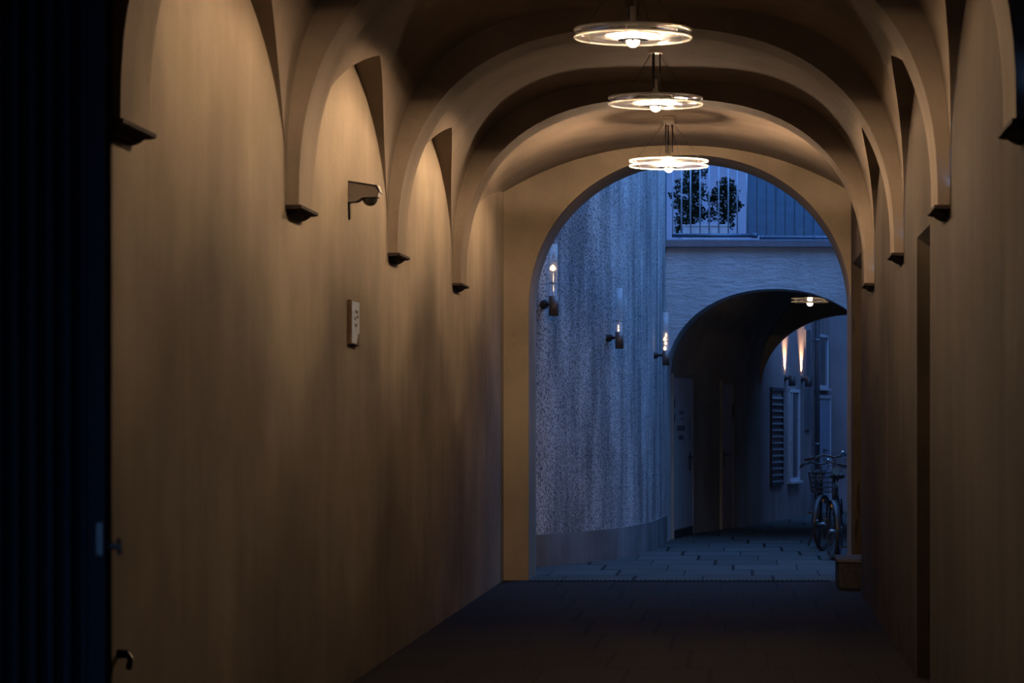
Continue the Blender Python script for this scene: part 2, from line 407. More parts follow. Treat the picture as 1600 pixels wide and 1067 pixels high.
# end wall with the arch to the courtyard
EC, EA, ES, EK = -.540, 1.652, 2.80, 4.36
def arch_wall(m, xc, a, spr, crown, y, x0, x1, top, n=2.05, k=48):
    pts = arch_pts(xc, y, a, spr, crown, n, k)
    xs0, xs1 = xc-a, xc+a
    m.grid([[Vector((p.x, y, p.z)), Vector((p.x, y, top))] for p in pts], False)
    if x0 < xs0: m.quad([(x0, y, 0), (xs0, y, 0), (xs0, y, top), (x0, y, top)])
    if x1 > xs1: m.quad([(xs1, y, 0), (x1, y, 0), (x1, y, top), (xs1, y, top)])
    return pts
def reveal(m, pa, pb, n=4):
    fa = [Vector((pa[0].x, pa[0].y, 0))]+pa+[Vector((pa[-1].x, pa[-1].y, 0))]; fb = [Vector((pb[0].x, pb[0].y, 0))]+pb+[Vector((pb[-1].x, pb[-1].y, 0))]
    m.grid([[p.lerp(q, i/n) for p, q in zip(fa, fb)] for i in range(n+1)])
m = MB()
pa = arch_wall(m, EC, EA, ES, EK, YE, XL-.02, XR+.35, 4.7)
pb = arch_wall(m, EC, EA, ES, EK, YO, -6, 5, 9)
reveal(m, pa, pb)
m.quad([(-6, YE+.3, 4.7), (5, YE+.3, 4.7), (5, YE+.3, 9), (-6, YE+.3, 9)])
struct(m.build('wall_end', M['plaster'], recalc=False), 'end wall of the passage with the wide round arch onto the blue courtyard', 'wall')
# unseen wall added behind the viewer to cut sky light on the gate
m = MB()
for lo, hi in (((-6, Y0-.3, 0), (-1.7, Y0, 6)), ((.6, Y0-.3, 0), (5, Y0, 6)), ((-1.7, Y0-.3, 2.4), (.6, Y0, 6))): m.box(lo, hi)
struct(m.build('wall_front_blocker', M['plaster_right']), 'unseen added wall with a doorway, blocking sky light at the near end of the passage', 'wall')
# floors
m = MB(); m.quad([(-12, -16, 0), (12, -16, 0), (12, 30.07, 0), (-12, 30.07, 0)])
struct(m.build('floor', M['floor']), 'dark paving slabs with stepped joints in the passage', 'floor')
m = MB(); m.quad([(-8, 30.07, 0), (10, 30.07, 0), (10, 66, 0), (-8, 66, 0)])
struct(m.build('floor_courtyard', M['yard']), 'blue-lit grey paving slabs of the courtyard', 'floor')

# ------------------------------------------------------------------ courtyard and alley walls: one long curving line
CURVE = [(-4.2, 31.5), (-3.3, 32.0), (-2.75, 32.4), (-2.27, 32.9), (-1.96, 33.6), (-1.50, 34.9), (-1.17, 37.0), (-1.03, 39.5), (-.92, 41.2), (-.72, 42.5), (-.38, 43.9), (-.02, 45.2), (.36, 47.0), (.78, 49.0), (1.20, 50.9), (1.56, 52.6)]
def catmull(pts, n=10):
    out = []
    for i in range(len(pts)-1):
        p0 = Vector(pts[max(0, i-1)]); p1 = Vector(pts[i]); p2 = Vector(pts[i+1]); p3 = Vector(pts[min(len(pts)-1, i+2)])
        for k in range(n):
            t = k/n; out.append(.5*((2*p1)+(p2-p0)*t+(2*p0-5*p1+4*p2-p3)*t*t+(3*p1-p0-3*p2+p3)*t**3))
    out.append(Vector(pts[-1])); return out
CUR = catmull(CURVE)
def on_curve(u):                                           # curve point seen at photo column u, with tangent and outward normal
    for i in range(len(CUR)-1):
        a, b = CUR[i], CUR[i+1]; ua = U0+F*a.x/a.y; ub = U0+F*b.x/b.y
        if ua <= u < ub:
            p = a.lerp(b, (u-ua)/(ub-ua)); t = (b-a).normalized(); return p, t, Vector((t.y, -t.x))
    raise ValueError(u)
def zat(v, p): return EYE-(v-V0)*p.y/F
def xc_at(y):
    for i in range(len(CUR)-1):
        a, b = CUR[i], CUR[i+1]
        if a.y <= y <= b.y: return a.x+(b.x-a.x)*(y-a.y)/(b.y-a.y)
    return CUR[-1].x
FY = 39.5                                                  # front of the building over the second arch
BY = 46.6                                                  # its rear
def wall_piece(name, y0, y1, top, mat, label, zb=0, off=0, thick=.3):
    pts = [p for p in CUR if y0-1e-6 <= p.y <= y1+1e-6]
    pts = [Vector((xc_at(y0), y0))]+[p for p in pts if y0+.01 < p.y < y1-.01]+[Vector((xc_at(y1), y1))]
    nr = []
    for i in range(len(pts)):
        a = pts[max(0, i-1)]; b = pts[min(len(pts)-1, i+1)]; t = (b-a).normalized(); nr.append(Vector((t.y, -t.x)))
    fr = [(p+n*off) for p, n in zip(pts, nr)]; bk = [(p-n*thick) for p, n in zip(pts, nr)]
    m = MB()
    m.grid([[Vector((*p, zb)) for p in fr], [Vector((*p, top)) for p in fr]])
    m.grid([[Vector((*p, top)) for p in fr], [Vector((*p, top)) for p in bk]], False)
    m.grid([[Vector((*p, top)) for p in bk], [Vector((*p, zb)) for p in bk]])
    return struct(m.build(name, mat, recalc=False), label, 'wall')
wall_piece('wall_courtyard', 31.5, FY, 8.5, M['roughcast'], 'curved grey roughcast wall with three glass wall lamps in the courtyard')
wall_piece('baseboard_courtyard', 31.6, FY, .36, M['plinth'], 'smooth grey plinth along the foot of the roughcast wall', 0, .02, .05)
wall_piece('wall_tunnel', FY, BY, 2.6, M['tunnel'], 'dim plaster wall with two steel doors inside the second archway')
wall_piece('wall_alley', BY, 52.6, 8, M['alley'], 'pale rendered house wall in the alley beyond the second archway')
m = MB(); m.box((1.56, 52.6, 0), (5, 52.9, 8)); struct(m.build('wall_far', M['alley']), 'pale house wall closing the alley at the far right', 'wall')
# second archway: front facade, vault and rear arch
FA, FS, FK = 1.46, 2.2, 3.40; FC = xc_at(FY)+FA
m = MB()
pa = arch_wall(m, FC, FA, FS, FK, FY, xc_at(FY)-.05, 4.6, 3.98, 2.1)
pb = arch_pts(FC+.05, FY+.75, FA, FS, FK, 2.1); reveal(m, pa, pb)
# recess faces where the vault behind is higher
pc = arch_pts(FC+.05, FY+.75, FA+.02, FS, 3.78, 2.1)
m.grid([pb, pc], False)
struct(m.build('wall_archway', M['facade'], recalc=False), 'rough pale facade with a low round arch across the courtyard', 'wall')
m = MB(); rows = []
for i in range(15):
    y = FY+.75+(BY-FY-.75)*i/14; rows.append(arch_pts(xc_at(y)+FA+.02, y, FA+.03, FS, 3.78, 2.1))
m.grid(rows)
m.grid([[Vector((p[-1].x, p[-1].y, z)) for p in rows] for z in (0, 2.3)])
struct(m.build('ceiling_tunnel', M['tunnel'], recalc=False), 'dark vault behind the second arch', 'ceiling')
m = MB()
RC, RA, RS, RK = xc_at(BY)+1.58, 1.58, 2.0, 3.32
pa = arch_wall(m, RC, RA, RS, RK, BY, xc_at(BY)-.05, 5, 3.98, 2.2); pb = arch_wall(m, RC, RA, RS, RK, BY+.4, xc_at(BY+.4)-.3, 5, 3.98, 2.2); reveal(m, pa, pb)
struct(m.build('wall_archway_rear', M['tunnel'], recalc=False), 'rear wall of the second archway with the opening to the alley', 'wall')
m = MB(); m.box((-1.15, FY+.02, 3.98), (4.6, BY+.4, 4.06)); struct(m.build('floor_terrace', M['plinth']), 'flat terrace deck on top of the second archway', 'floor')
m = MB(); m.box((-1.2, 42.6, 4.06), (4.6, 42.9, 8.5)); struct(m.build('wall_terrace', M['terrace_wall']), 'pale wall behind the terrace shrub and railing', 'wall')
m = MB(); m.box((2.5, YO, 0), (2.8, FY, 6.5)); struct(m.build('wall_courtyard_right', M['facade']), 'wall on the hidden right side of the courtyard', 'wall')
m = MB(); m.box((3.9, BY+.4, 0), (4.2, 52.6, 7)); struct(m.build('wall_alley_right', M['alley']), 'wall on the hidden right side of the alley', 'wall')

# ------------------------------------------------------------------ threshold drain and granite block
m = MB(); m.box((-2.19, 29.93, .001), (.90, 30.07, .004))
for i in range(68): m.box((-2.17+i*.045, 29.95, .004), (-2.145+i*.045, 30.05, .010))
tag(m.build('drain_channel', M['drain']), 'narrow black slotted drain channel across the end arch threshold', 'drain')
r = empty('guard_stone', (1.06, 29.5, 0), 'low granite guard block at the right foot of the end arch', 'stone block')
MB().box((-.13, -.95, 0), (.34, .0, .26), bevel=.025).build('block', M['stone_dark'], r)
MB().box((-.145, -.97, .26), (.35, .0, .295), bevel=.012).build('cap', M['stone'], r)

# ------------------------------------------------------------------ pendant lamps
def make_pendant(loc, label, top, R=.37, bulb='bulb', group='glass disc pendant lamps along the passage', dish=True):
    r = empty('pendant_lamp', loc, label, 'lamp', group); h = top-loc[2]
    MB().cyl((0, 0, h-.075), (0, 0, h-.004), .054, n=32).cyl((0, 0, h-.012), (0, 0, h), .060, n=32).build('canopy', M['white_metal'], r)
    for ang in (100, 220, 340):
        x, y = .035*math.cos(math.radians(ang)), .035*math.sin(math.radians(ang))
        MB().cyl((x, y, .10), (x, y, h-.07), .0065, n=10).build('rod', M['dark_metal'], r)
    for ang in (20, 110, 200, 290):
        c, s = math.cos(math.radians(ang)), math.sin(math.radians(ang))
        MB().cyl((.05*c, .05*s, h-.07), (R*.86*c, R*.86*s, .03), .0016, n=6).build('wire', M['dark_metal'], r)
    MB().lathe([(0, .17), (.018, .17), (.019, .085), (.030, .075), (.034, .04), (0, .04)], n=24).build('socket', M['white_metal'], r)
    if dish: MB().lathe([(0, .052), (.05, .051), (.12, .034), (.176, -.008), (.177, -.012), (.173, -.012), (.118, .030), (.05, .046), (0, .047)], n=48).build('reflector', M['shield_dish'], r)  # dish added to shield the vault from upward light
    MB().lathe([(.002, -.004), (.028, -.004), (.031, .0), (.031, .026), (.026, .034), (.018, .040), (.002, .040)], n=24).build('bulb', M[bulb], r)
    if not dish: MB().lathe([(0, .050), (.080, .046), (.082, .042), (.0, .044)], n=32).build('cap', M['white_metal'], r)  # cap added to keep the bulb's light off the ceiling
    MB().lathe([(.053, -.036), (.170, -.014)], n=48).build('diffuser_cone', M['cone'], r)
    MB().lathe([(.002, -.086), (.018, -.083), (.034, -.071), (.042, -.055), (.043, -.042), (.002, -.042)], n=24).build('dome', M['dome_lit'], r)
    MB().lathe([(.002, -.041), (.094, -.041), (.095, -.037), (.002, -.037)], n=40).build('light_block_ring', M['pipe'], r)  # opaque ring, widened to block lamp light from the lower walls
    for z, ri, mt in ((.022, .182 if dish else .047, 'disc_upper' if dish else 'disc'), (-.024, .099, 'disc')):
        d = MB().lathe([(ri, z-.004), (R-.012, z-.004), (R-.012, z+.004), (ri, z+.004)], n=72, closed=True).build('glass_disc', M[mt], r)
        MB().lathe([(R-.013, z-.007), (R-.002, z-.008), (R+.001, z), (R-.002, z+.008), (R-.013, z+.007)], n=72, closed=True).build('rim', M['rim'], d)
    for i in range(6):
        a = math.radians(25+60*i); x, y = (R-.03)*math.cos(a), (R-.03)*math.sin(a)
        MB().cyl((x, y, -.034), (x, y, .032), .004, n=8).build('spacer', M['metal'], r)
    for i in range(3):
        a = math.radians(30+120*i); MB().box((-.006, -.006, -.050), (.006, .006, -.030), Matrix.Translation((.05*math.cos(a), .05*math.sin(a), 0))).build('clip', M['dark_metal'], r)
    return r
p1 = make_pendant((-.683, 18.37, 4.055), 'largest glass disc pendant in view, hanging topmost in front of the other lit discs', CROWN-.002)
copy_thing(p1, (-.675, 22.90, 4.125), 'middle of the three hanging glass disc lamps, below the largest disc', rz=.5)
make_pendant((-.685, 27.40, 4.030), 'smallest lit glass disc pendant with visible ceiling canopy, in front of the end arch', (lambda q: CROWN*(1-q)+q*4.46)((zl(27.4, RIB[-1], YE)-SPR)/1.18)-.004, bulb='bulb_open', dish=False)
pn = copy_thing(p1, (-.683, 13.83, 4.055), 'glass disc pendant nearest the viewer, above the top edge of the picture', rz=.8)
for ch in pn.children:                                     # weaker bulb, turned down to darken the near bay
    if ch.name.startswith('bulb'): ch.material_slots[0].link = 'OBJECT'; ch.material_slots[0].material = M['bulb_soft']
make_pendant((.97, 42.3, 3.36), 'dim small disc lamp under the vault of the second archway', 3.70, .27, 'bulb_dim', None, False)

# ------------------------------------------------------------------ things on the left passage wall
r = empty('security_camera', (XL, 18.36, 3.06), 'grey wedge-shaped security camera with dome high on the left passage wall', 'camera')
poly = [Vector((0, -.07, .06)), Vector((0, -.07, -.06)), Vector((.05, -.07, -.055)), Vector((.085, -.07, -.03)), Vector((.185, -.07, -.028)), Vector((.19, -.07, .0)), Vector((.17, -.07, .035))]
MB().prism(poly, (0, 0, 0), (0, .14, 0)).build('housing', M['cam_body'], r)
MB().prism([p+Vector((0, -.006, .0)) for p in (Vector((0, -.07, .072)), Vector((0, -.07, .06)), Vector((.17, -.07, .035)), Vector((.192, -.07, .0)), Vector((.2, -.07, .0)), Vector((.18, -.07, .045)))], (0, 0, 0), (0, .152, 0)).build('hood', M['dark_metal'], r)
MB().sphere((.128, 0, -.034), .048).build('dome', M['dome'], r)
MB().tube([(.006, -.06, -.06), (.006, -.06, -.17)], .006).build('cable', M['dark_metal'], r)
r = empty('notice_board', (XL, 18.47, 2.115), 'narrow white paper notice on a dark backing on the left wall below the camera', 'notice')
MB().box((0, -.20, 0), (.022, .20, .278), bevel=.004).build('backing', M['torn'], r)
MB().box((.022, -.165, .075), (.026, .165, .272)).build('paper', M['paper'], r)
MB().prism([Vector((.022, -.165, .008)), Vector((.022, .03, .008)), Vector((.022, .10, .075)), Vector((.022, -.165, .075))], (0, 0, 0), (.004, 0, 0)).build('torn_strip', M['paper'], r)
g = MB()
for i, (a, b, z) in enumerate([(-.05, .10, .20), (-.08, -.01, .155), (-.06, .05, .115), (.02, .12, .17)]): g.box((.0262, a, z), (.0268, b, z+.018))
g.build('print', M['sign'], r)
r = empty('peel_patch', (XL, 11.55, .73), 'small dark peel patch modelled as a stub low on the left wall near the gate', 'mark')
MB().cyl((0, 0, 0), (.04, 0, 0), .018, n=12).tube([(.035, 0, 0), (.055, -.02, -.02), (.055, -.06, -.05)], .012).build('stub', M['dark_metal'], r)  # raised stub standing for a dark peeled patch of plaster

# ------------------------------------------------------------------ folding gate at the left
GY = 7.6; GX1 = (168-U0)*GY/F
r = empty('folding_gate', (XL, GY, 0), 'dark blue corrugated folding metal gate at the left picture edge', 'gate')
m = MB(); W = GX1-XL-.05; n = int(W/.0446); pts = []
for i in range(n+1):
    x = .02+i*.0446
    for dx, dy in ((0, 0), (.012, -.018), (.030, -.018), (.042, 0)): pts.append((x+dx, dy))
m.grid([[Vector((x, y, .04)) for x, y in pts], [Vector((x, y, 3.0)) for x, y in pts]], False)
m.grid([[Vector((x, y+.012, .04)) for x, y in pts], [Vector((x, y+.012, 3.0)) for x, y in pts]], False)
m.build('corrugated_panel', M['gate'], r)
MB().box((W, -.03, .02), (W+.05, .04, 3.03), bevel=.006).build('edge_post', M['gate'], r)
for z in (.02, 2.97): MB().box((0, -.03, z), (W, .04, z+.055)).build('rail', M['gate'], r)
lt = MB().box((W+.028, -.045, 1.30), (W+.046, -.03, 1.385), bevel=.003).build('latch_plate', M['metal'], r)
MB().cyl((W+.05, -.02, 1.325), (W+.085, -.02, 1.325), .009, n=12).cyl((W+.085, -.02, 1.30), (W+.085, -.02, 1.345), .007, n=12).build('bolt', M['metal'], lt)

# ------------------------------------------------------------------ glass tube wall lamps on the roughcast wall
def make_tube_lamp(u, v0, v1, label, glint):
    p, t, nrm = on_curve(u); z0 = zat(v1, p)
    Hh = zat(v0, p)-z0; k = Hh/.76; rz = math.atan2(nrm.y, nrm.x)
    r = empty('wall_lamp', (p.x, p.y, z0), label, 'wall lamp', 'glass tube lamps on the curved wall', rz)
    MB().cyl((.03, 0, .13), (.05, 0, .13), .04*k, n=20).cyl((-.01, 0, .13), (.03, 0, .13), .05*k, n=24).cyl((.05, 0, .13), (.105, 0, .13), .018, n=12).build('bracket', M['dark_metal'], r)
    MB().lathe([(0, 0), (.052*k, 0), (.052*k, .21*k), (.046*k, .21*k), (.046*k, .03), (0, .03)], (.15, 0, 0), 28).build('base', M['lamp_base'], r)
    MB().lathe([(.044*k, .18*k), (.044*k, Hh), (.041*k, Hh), (.041*k, .18*k)], (.15, 0, 0), 28, True).build('glass_tube', M['tube'], r)
    MB().lathe([(.0445*k, .345*k), (.047*k, .345*k), (.047*k, .355*k), (.0445*k, .355*k)], (.15, 0, 0), 28, True).build('collar', M['metal'], r)
    fl = MB()
    for (zz, rr, hh) in glint: fl.lathe([(.001, zz), (rr, zz+hh*.3), (rr*.7, zz+hh*.65), (.001, zz+hh)], (.15+random.uniform(-.012, .012), random.uniform(-.012, .012), 0), 12)
    fl.build('glint', M['glint_glow'], r)  # glowing specks standing in for lamps reflected in the glass
    return r
make_tube_lamp(848, 382, 494, 'leftmost glass tube wall lamp on the roughcast wall, glinting high in its tube', [(.50, .036, .075), (.38, .004, .10), (.27, .003, .08)])
make_tube_lamp(949, 450, 545, 'middle glass tube wall lamp on the roughcast wall, with faint painted glints', [(.20, .010, .04), (.235, .008, .05)])
make_tube_lamp(1022, 488, 571, 'rightmost glass tube wall lamp beside the second arch, with painted flame', [(.19, .020, .06), (.26, .018, .05), (.30, .024, .07), (.36, .012, .06)])

# ------------------------------------------------------------------ terrace above the second arch
zt = 4.06
m = MB().box((-1.06, FY-.10, 3.955), (3.4, FY, 4.055), bevel=.008)
tag(m.build('terrace_ledge', M['blue_steel']), 'blue-grey steel edge beam along the front of the terrace', 'beam')
def PX(u, y): return (u-U0)*y/F
RY = FY-.03
r = empty('balcony_railing', (PX(1110, RY), RY, zt), 'blue steel bar railing in front of the potted shrubs on the terrace', 'railing')
ox = r.location.x
for u in (1051, 1065, 1079, 1094, 1108, 1123, 1138, 1152, 1167):
    MB().cyl((PX(u, RY)-ox, 0, .04), (PX(u, RY)-ox, 0, 1.14), .009, n=8).build('bar', M['bar'], r)
MB().box((PX(1050, RY)-ox-.02, -.022, 1.12), (PX(1168, RY)-ox+.02, .022, 1.16)).build('handrail', M['blue_steel'], r)
MB().cyl((PX(1050, RY)-ox, -.03, .052), (PX(1178, RY)-ox, -.03, .052), .026, n=16).build('bottom_rail', M['blue_steel'], r)
MB().cyl((PX(1174, RY)-ox, -.03, .052), (PX(1184, RY)-ox, -.03, .052), .036, n=16).build('rail_end', M['blue_steel'], r)
MB().box((PX(1038, RY)-ox-.03, -.03, 0), (PX(1038, RY)-ox+.03, .03, 1.3)).build('post', M['blue_paint'], r)
r = empty('board_fence', (PX(1168, RY), RY+.10, zt), 'solid blue vertical board fence right of the railing on the terrace', 'fence')
for i in range(17):
    x = i*.1265; MB().box((x+.005, 0, .06), (x+.1215, .028, 1.5), bevel=.004).build('board', M['blue_paint'], r)
MB().box((0, .029, .06), (2.15, .034, 1.5)).build('backing', M['blue_steel'], r)
MB().box((0, .034, .2), (2.15, .06, .27)).build('cross_rail', M['blue_paint'], r); MB().box((0, .034, 1.2), (2.15, .06, 1.27)).build('cross_rail', M['blue_paint'], r)
MB().cyl((.16, -.05, .025), (2.1, -.05, .025), .02, n=12).build('kick_rail', M['blue_steel'], r)
for x in (.2, .89, 1.78): MB().cyl((x, -.05, .0), (x, -.05, .06), .024, n=10).build('rail_bracket', M['blue_steel'], r)
# planter with two shrubs
PY = FY+.28
r = empty('planter', (PX(1103, PY), PY, zt), 'white rectangular planter with two dark bushy shrubs behind the railing', 'planter')
w = PX(1139, PY)-PX(1103, PY)
zb = .10
MB().box((-w, -.11, zb-.10), (w, .11, zb+.10), bevel=.008).box((-w-.012, -.122, zb+.09), (w+.012, .122, zb+.115), bevel=.005).build('trough', M['planter'], r)
MB().box((-w+.02, -.10, zb+.10), (w-.02, .10, zb+.118)).build('soil', M['soil'], r)
def shrub(parent, clusters, stems, nl):
    st = MB()
    for s in stems: st.tube(s, [.014-.009*i/(len(s)-1) for i in range(len(s))], 7)
    so = st.build('stem', M['bark'], parent)
    lf = MB()
    for (c, rad, n) in clusters:
        for _ in range(int(n*nl)):
            d = Vector((random.gauss(0, 1), random.gauss(0, 1), random.gauss(0, 1))).normalized()
            p = Vector(c)+Vector((d.x*rad[0], d.y*rad[1], d.z*rad[2]))*(random.random()**.45)
            L = random.uniform(.022, .045); wd = L*.42
            a = (d*.6+Vector((random.gauss(0, .6), random.gauss(0, .6), random.gauss(.1, .6)))).normalized(); b = a.orthogonal().normalized()
            b = Matrix.Rotation(random.uniform(0, 2*PI), 3, a) @ b; nn = a.cross(b)
            v = [p, p+a*L*.5+b*wd+nn*.004, p+a*L, p+a*L*.5-b*wd+nn*.004]
            bv = [lf.b.verts.new(x) for x in v]
            lf.b.faces.new((bv[0], bv[1], bv[2])); lf.b.faces.new((bv[0], bv[2], bv[3]))
    return lf.build('foliage', M['leaf'], so, recalc=False)
def Q(u, v, dy=0): return (PX(u, PY)-r.location.x, dy, EYE-(v-V0)*PY/F-zt)
cl = [(Q(1082, 275), (.12, .14, .12), 200), (Q(1070, 292), (.16, .14, .10), 240), (Q(1090, 300), (.15, .15, .14), 320), (Q(1064, 318), (.11, .12, .10), 170), (Q(1078, 325), (.16, .15, .14), 320),
      (Q(1092, 335), (.12, .13, .10), 190), (Q(1062, 345), (.07, .1, .12), 130), (Q(1074, 348), (.11, .12, .08), 150), (Q(1052, 305), (.07, .06, .03), 45), (Q(1061, 362), (.05, .08, .08), 60), (Q(1098, 270), (.06, .08, .07), 60)]
shrub(r, cl, [[Q(1083, 357), Q(1080, 330, .02), Q(1076, 305), Q(1082, 275)], [Q(1080, 335), Q(1068, 320), Q(1060, 308)], [Q(1079, 325), Q(1092, 308, .03), Q(1096, 285)]], 1.5)
cl = [(Q(1134, 288), (.12, .12, .09), 190), (Q(1126, 303), (.14, .13, .10), 240), (Q(1143, 303), (.10, .12, .11), 200), (Q(1147, 322), (.10, .10, .09), 160), (Q(1132, 325), (.11, .12, .12), 220),
      (Q(1112, 335), (.08, .1, .10), 110), (Q(1113, 312), (.07, .09, .08), 90), (Q(1140, 340), (.07, .08, .07), 80), (Q(1128, 343), (.05, .06, .07), 50), (Q(1143, 352), (.02, .05, .06), 22), (Q(1156, 321), (.04, .04, .02), 22)]
shrub(r, cl, [[Q(1129, 357), Q(1131, 338, .02), Q(1130, 315), Q(1135, 290)], [Q(1131, 335), Q(1142, 322), Q(1148, 308)], [Q(1130, 330), Q(1118, 322), Q(1113, 312)]], 1.5)

# ------------------------------------------------------------------ doors in the archway wall
def frame_at(u):
    p, t, nrm = on_curve(u); return p, t, nrm, math.atan2(nrm.y, nrm.x)
def wall_item(name, u0, u1, vtop, vbot, label, cat, kind=None, group=None):
    a = on_curve(u0)[0]; b = on_curve(u1)[0]; mid, t = (a+b)/2, (b-a).normalized(); nrm = Vector((t.y, -t.x)); L = (b-a).length
    z1 = zat(vtop, a); z0 = max(0, zat(vbot, a)) if vbot is not None else 0
    r = empty(name, (mid.x+nrm.x*.012, mid.y+nrm.y*.012, z0), label, cat, group, math.atan2(nrm.y, nrm.x))
    if kind: r['kind'] = kind
    return r, L, z1-z0                                      # local axes: +X out of the wall, +Y along the wall to the right/far side
d, L, Hd = wall_item('door_1', 1049, 1079, 589, None, 'pale steel door with dark labels on the left just inside the second arch', 'door', 'structure')
MB().box((-.05, -L/2-.05, 0), (.03, -L/2, Hd+.05)).box((-.05, L/2, 0), (.03, L/2+.05, Hd+.05)).box((-.05, -L/2, Hd), (.03, L/2, Hd+.05)).build('frame', M['tunnel'], d)
MB().box((-.03, -L/2, .12), (.02, L/2, Hd), bevel=.004).build('leaf', M['door'], d)
MB().box((-.03, -L/2, 0), (.024, L/2, .12)).build('kick_plate', M['black'], d)
MB().box((.02, L*.30, .92), (.028, L*.36, 1.17)).cyl((.028, L*.33, 1.11), (.06, L*.33, 1.11), .012, n=10).cyl((.06, L*.40, 1.11), (.06, L*.12, 1.11), .011, n=10).build('handle', M['black'], d)
for z in (Hd-.42, Hd-.62): MB().cyl((.026, -L/2+.01, z), (.026, -L/2+.01, z+.12), .014, n=10).build('hinge', M['black'], d)
for (y0, y1, z0, z1) in ((-.18, .02, 1.72, 1.77), (-.14, .02, 1.645, 1.66), (-.30, .06, 1.49, 1.56), (-.22, .00, 1.36, 1.43)):
    MB().box((.02, y0*L/.9, z0), (.0225, y1*L/.9, z1)).build('label', M['sign'], d)
g = MB()
for i, wd_ in enumerate((.07, .10, .05, .10, .08, .10, .06, .09)): g.box((.02, .24*L/.9, 1.38+i*.036), (.0222, (.24+wd_)*L/.9, 1.395+i*.036))
g.build('lettering', M['sign'], d)
d, L, Hd = wall_item('door_2', 1126, 1142, 600, None, 'brownish steel door deeper in the second archway, right of the pale door', 'door', 'structure')
MB().box((-.05, -L/2-.05, 0), (.03, -L/2, Hd+.05)).box((-.05, L/2, 0), (.03, L/2+.05, Hd+.05)).box((-.05, -L/2, Hd), (.03, L/2, Hd+.05)).build('frame', M['tunnel'], d)
MB().box((-.03, -L/2, .01), (.02, L/2, Hd), bevel=.004).build('leaf', M['door_brown'], d)
MB().box((.02, -L*.40, .94), (.028, -L*.33, 1.17)).cyl((.028, -L*.36, 1.12), (.06, -L*.36, 1.12), .012, n=10).cyl((.06, -L*.42, 1.12), (.06, -L*.05, 1.12), .011, n=10).build('handle', M['black'], d)
MB().cyl((.026, L/2-.01, Hd-.5), (.026, L/2-.01, Hd-.3), .014, n=10).build('hinge', M['black'], d)

# ------------------------------------------------------------------ alley wall: louvre, windows, sconces, pipe, door
d, L, Hl = wall_item('window_1', 1203, 1222, 605, 760, 'dark louvred shutter opening on the alley wall', 'louvre', 'structure')
MB().box((-.02, -L/2, 0), (.02, -L/2+.05, Hl)).box((-.02, L/2-.05, 0), (.02, L/2, Hl)).box((-.02, -L/2, 0), (.02, L/2, .05)).box((-.02, -L/2, Hl-.05), (.02, L/2, Hl)).build('frame', M['sign'], d)
MB().box((-.03, -L/2+.05, .05), (-.02, L/2-.05, Hl-.05)).build('backing', M['black'], d)
for i in range(14):
    z = .08+i*(Hl-.14)/14
    MB().box((-.035, -L/2+.05, -.006), (.035, L/2-.05, .006), Matrix.Translation((.0, 0, z)) @ Matrix.Rotation(.7, 4, 'Y')).build('slat', M['pipe'], d)
def window(n, u0, u1, v0, v1, label, mull=True):
    d, L, Hw = wall_item('window_%d' % n, u0, u1, v0, v1, label, 'window', 'structure'); e = .05
    MB().box((-.04, -L/2, 0), (.025, -L/2+e, Hw)).box((-.04, L/2-e, 0), (.025, L/2, Hw)).box((-.04, -L/2, 0), (.025, L/2, e)).box((-.04, -L/2, Hw-e), (.025, L/2, Hw)).build('frame', M['frame'], d)
    MB().box((-.03, -L/2+e, e), (-.004, L/2-e, Hw-e)).build('pane', M['glass_dark'], d)
    if mull: MB().box((-.01, -L*.22-.02, e), (.018, -L*.22+.02, Hw-e)).box((-.01, -L/2+e, Hw*.45), (.018, -L*.22, Hw*.45+.035)).build('glazing_bar', M['frame'], d)
    MB().box((-.02, -L/2-.04, -.04), (.07, L/2+.04, 0)).build('sill', M['frame'], d)
window(2, 1231, 1247, 608, 752, 'tall narrow dark window right of the louvre in the alley')
window(3, 1273, 1292, 521, 606, 'upper window with pale frame right of the alley downpipe')
d, L, Hp = wall_item('wall_panel', 1257, 1265, 515, 672, 'narrow dark vertical strip panel on the alley wall behind the right uplight', 'panel')
MB().box((-.012, -L/2, 0), (.012, L/2, Hp), bevel=.003).build('board', M['pipe'], d)
p, t, nrm, rz = frame_at(1269)
r = empty('downpipe', (p.x+nrm.x*.09, p.y+nrm.y*.09, 0), 'thin zinc downpipe running up the alley wall', 'pipe')
MB().cyl((0, 0, 0), (0, 0, 7.5), .045, n=16).build('pipe', M['pipe'], r)
for z in (1.2, 3.0, 4.6): MB().cyl((0, 0, z), (0, 0, z+.04), .056, n=16).cyl((0, 0, z+.02), (-nrm.x*.09, -nrm.y*.09, z+.02), .01, n=8).build('bracket', M['pipe'], r)
d, L, Hd = wall_item('door_3', 1274, 1294, 622, None, 'pale blue house door at the far end of the alley wall', 'door', 'structure')
MB().box((-.03, -L/2, 0), (.02, L/2, Hd), bevel=.004).build('leaf', M['blue_door'], d)
MB().box((-.03, -L/2-.06, 0), (.035, -L/2, Hd+.06)).box((-.03, L/2, 0), (.035, L/2+.06, Hd+.06)).box((-.03, -L/2, Hd), (.035, L/2, Hd+.06)).build('frame', M['frame'], d)
MB().box((.02, -.02, .9), (.028, .02, 1.15)).cyl((.06, 0, 1.1), (.06, .2, 1.1), .012, n=8).cyl((.028, 0, 1.1), (.06, 0, 1.1), .012, n=8).build('handle', M['black'], d)
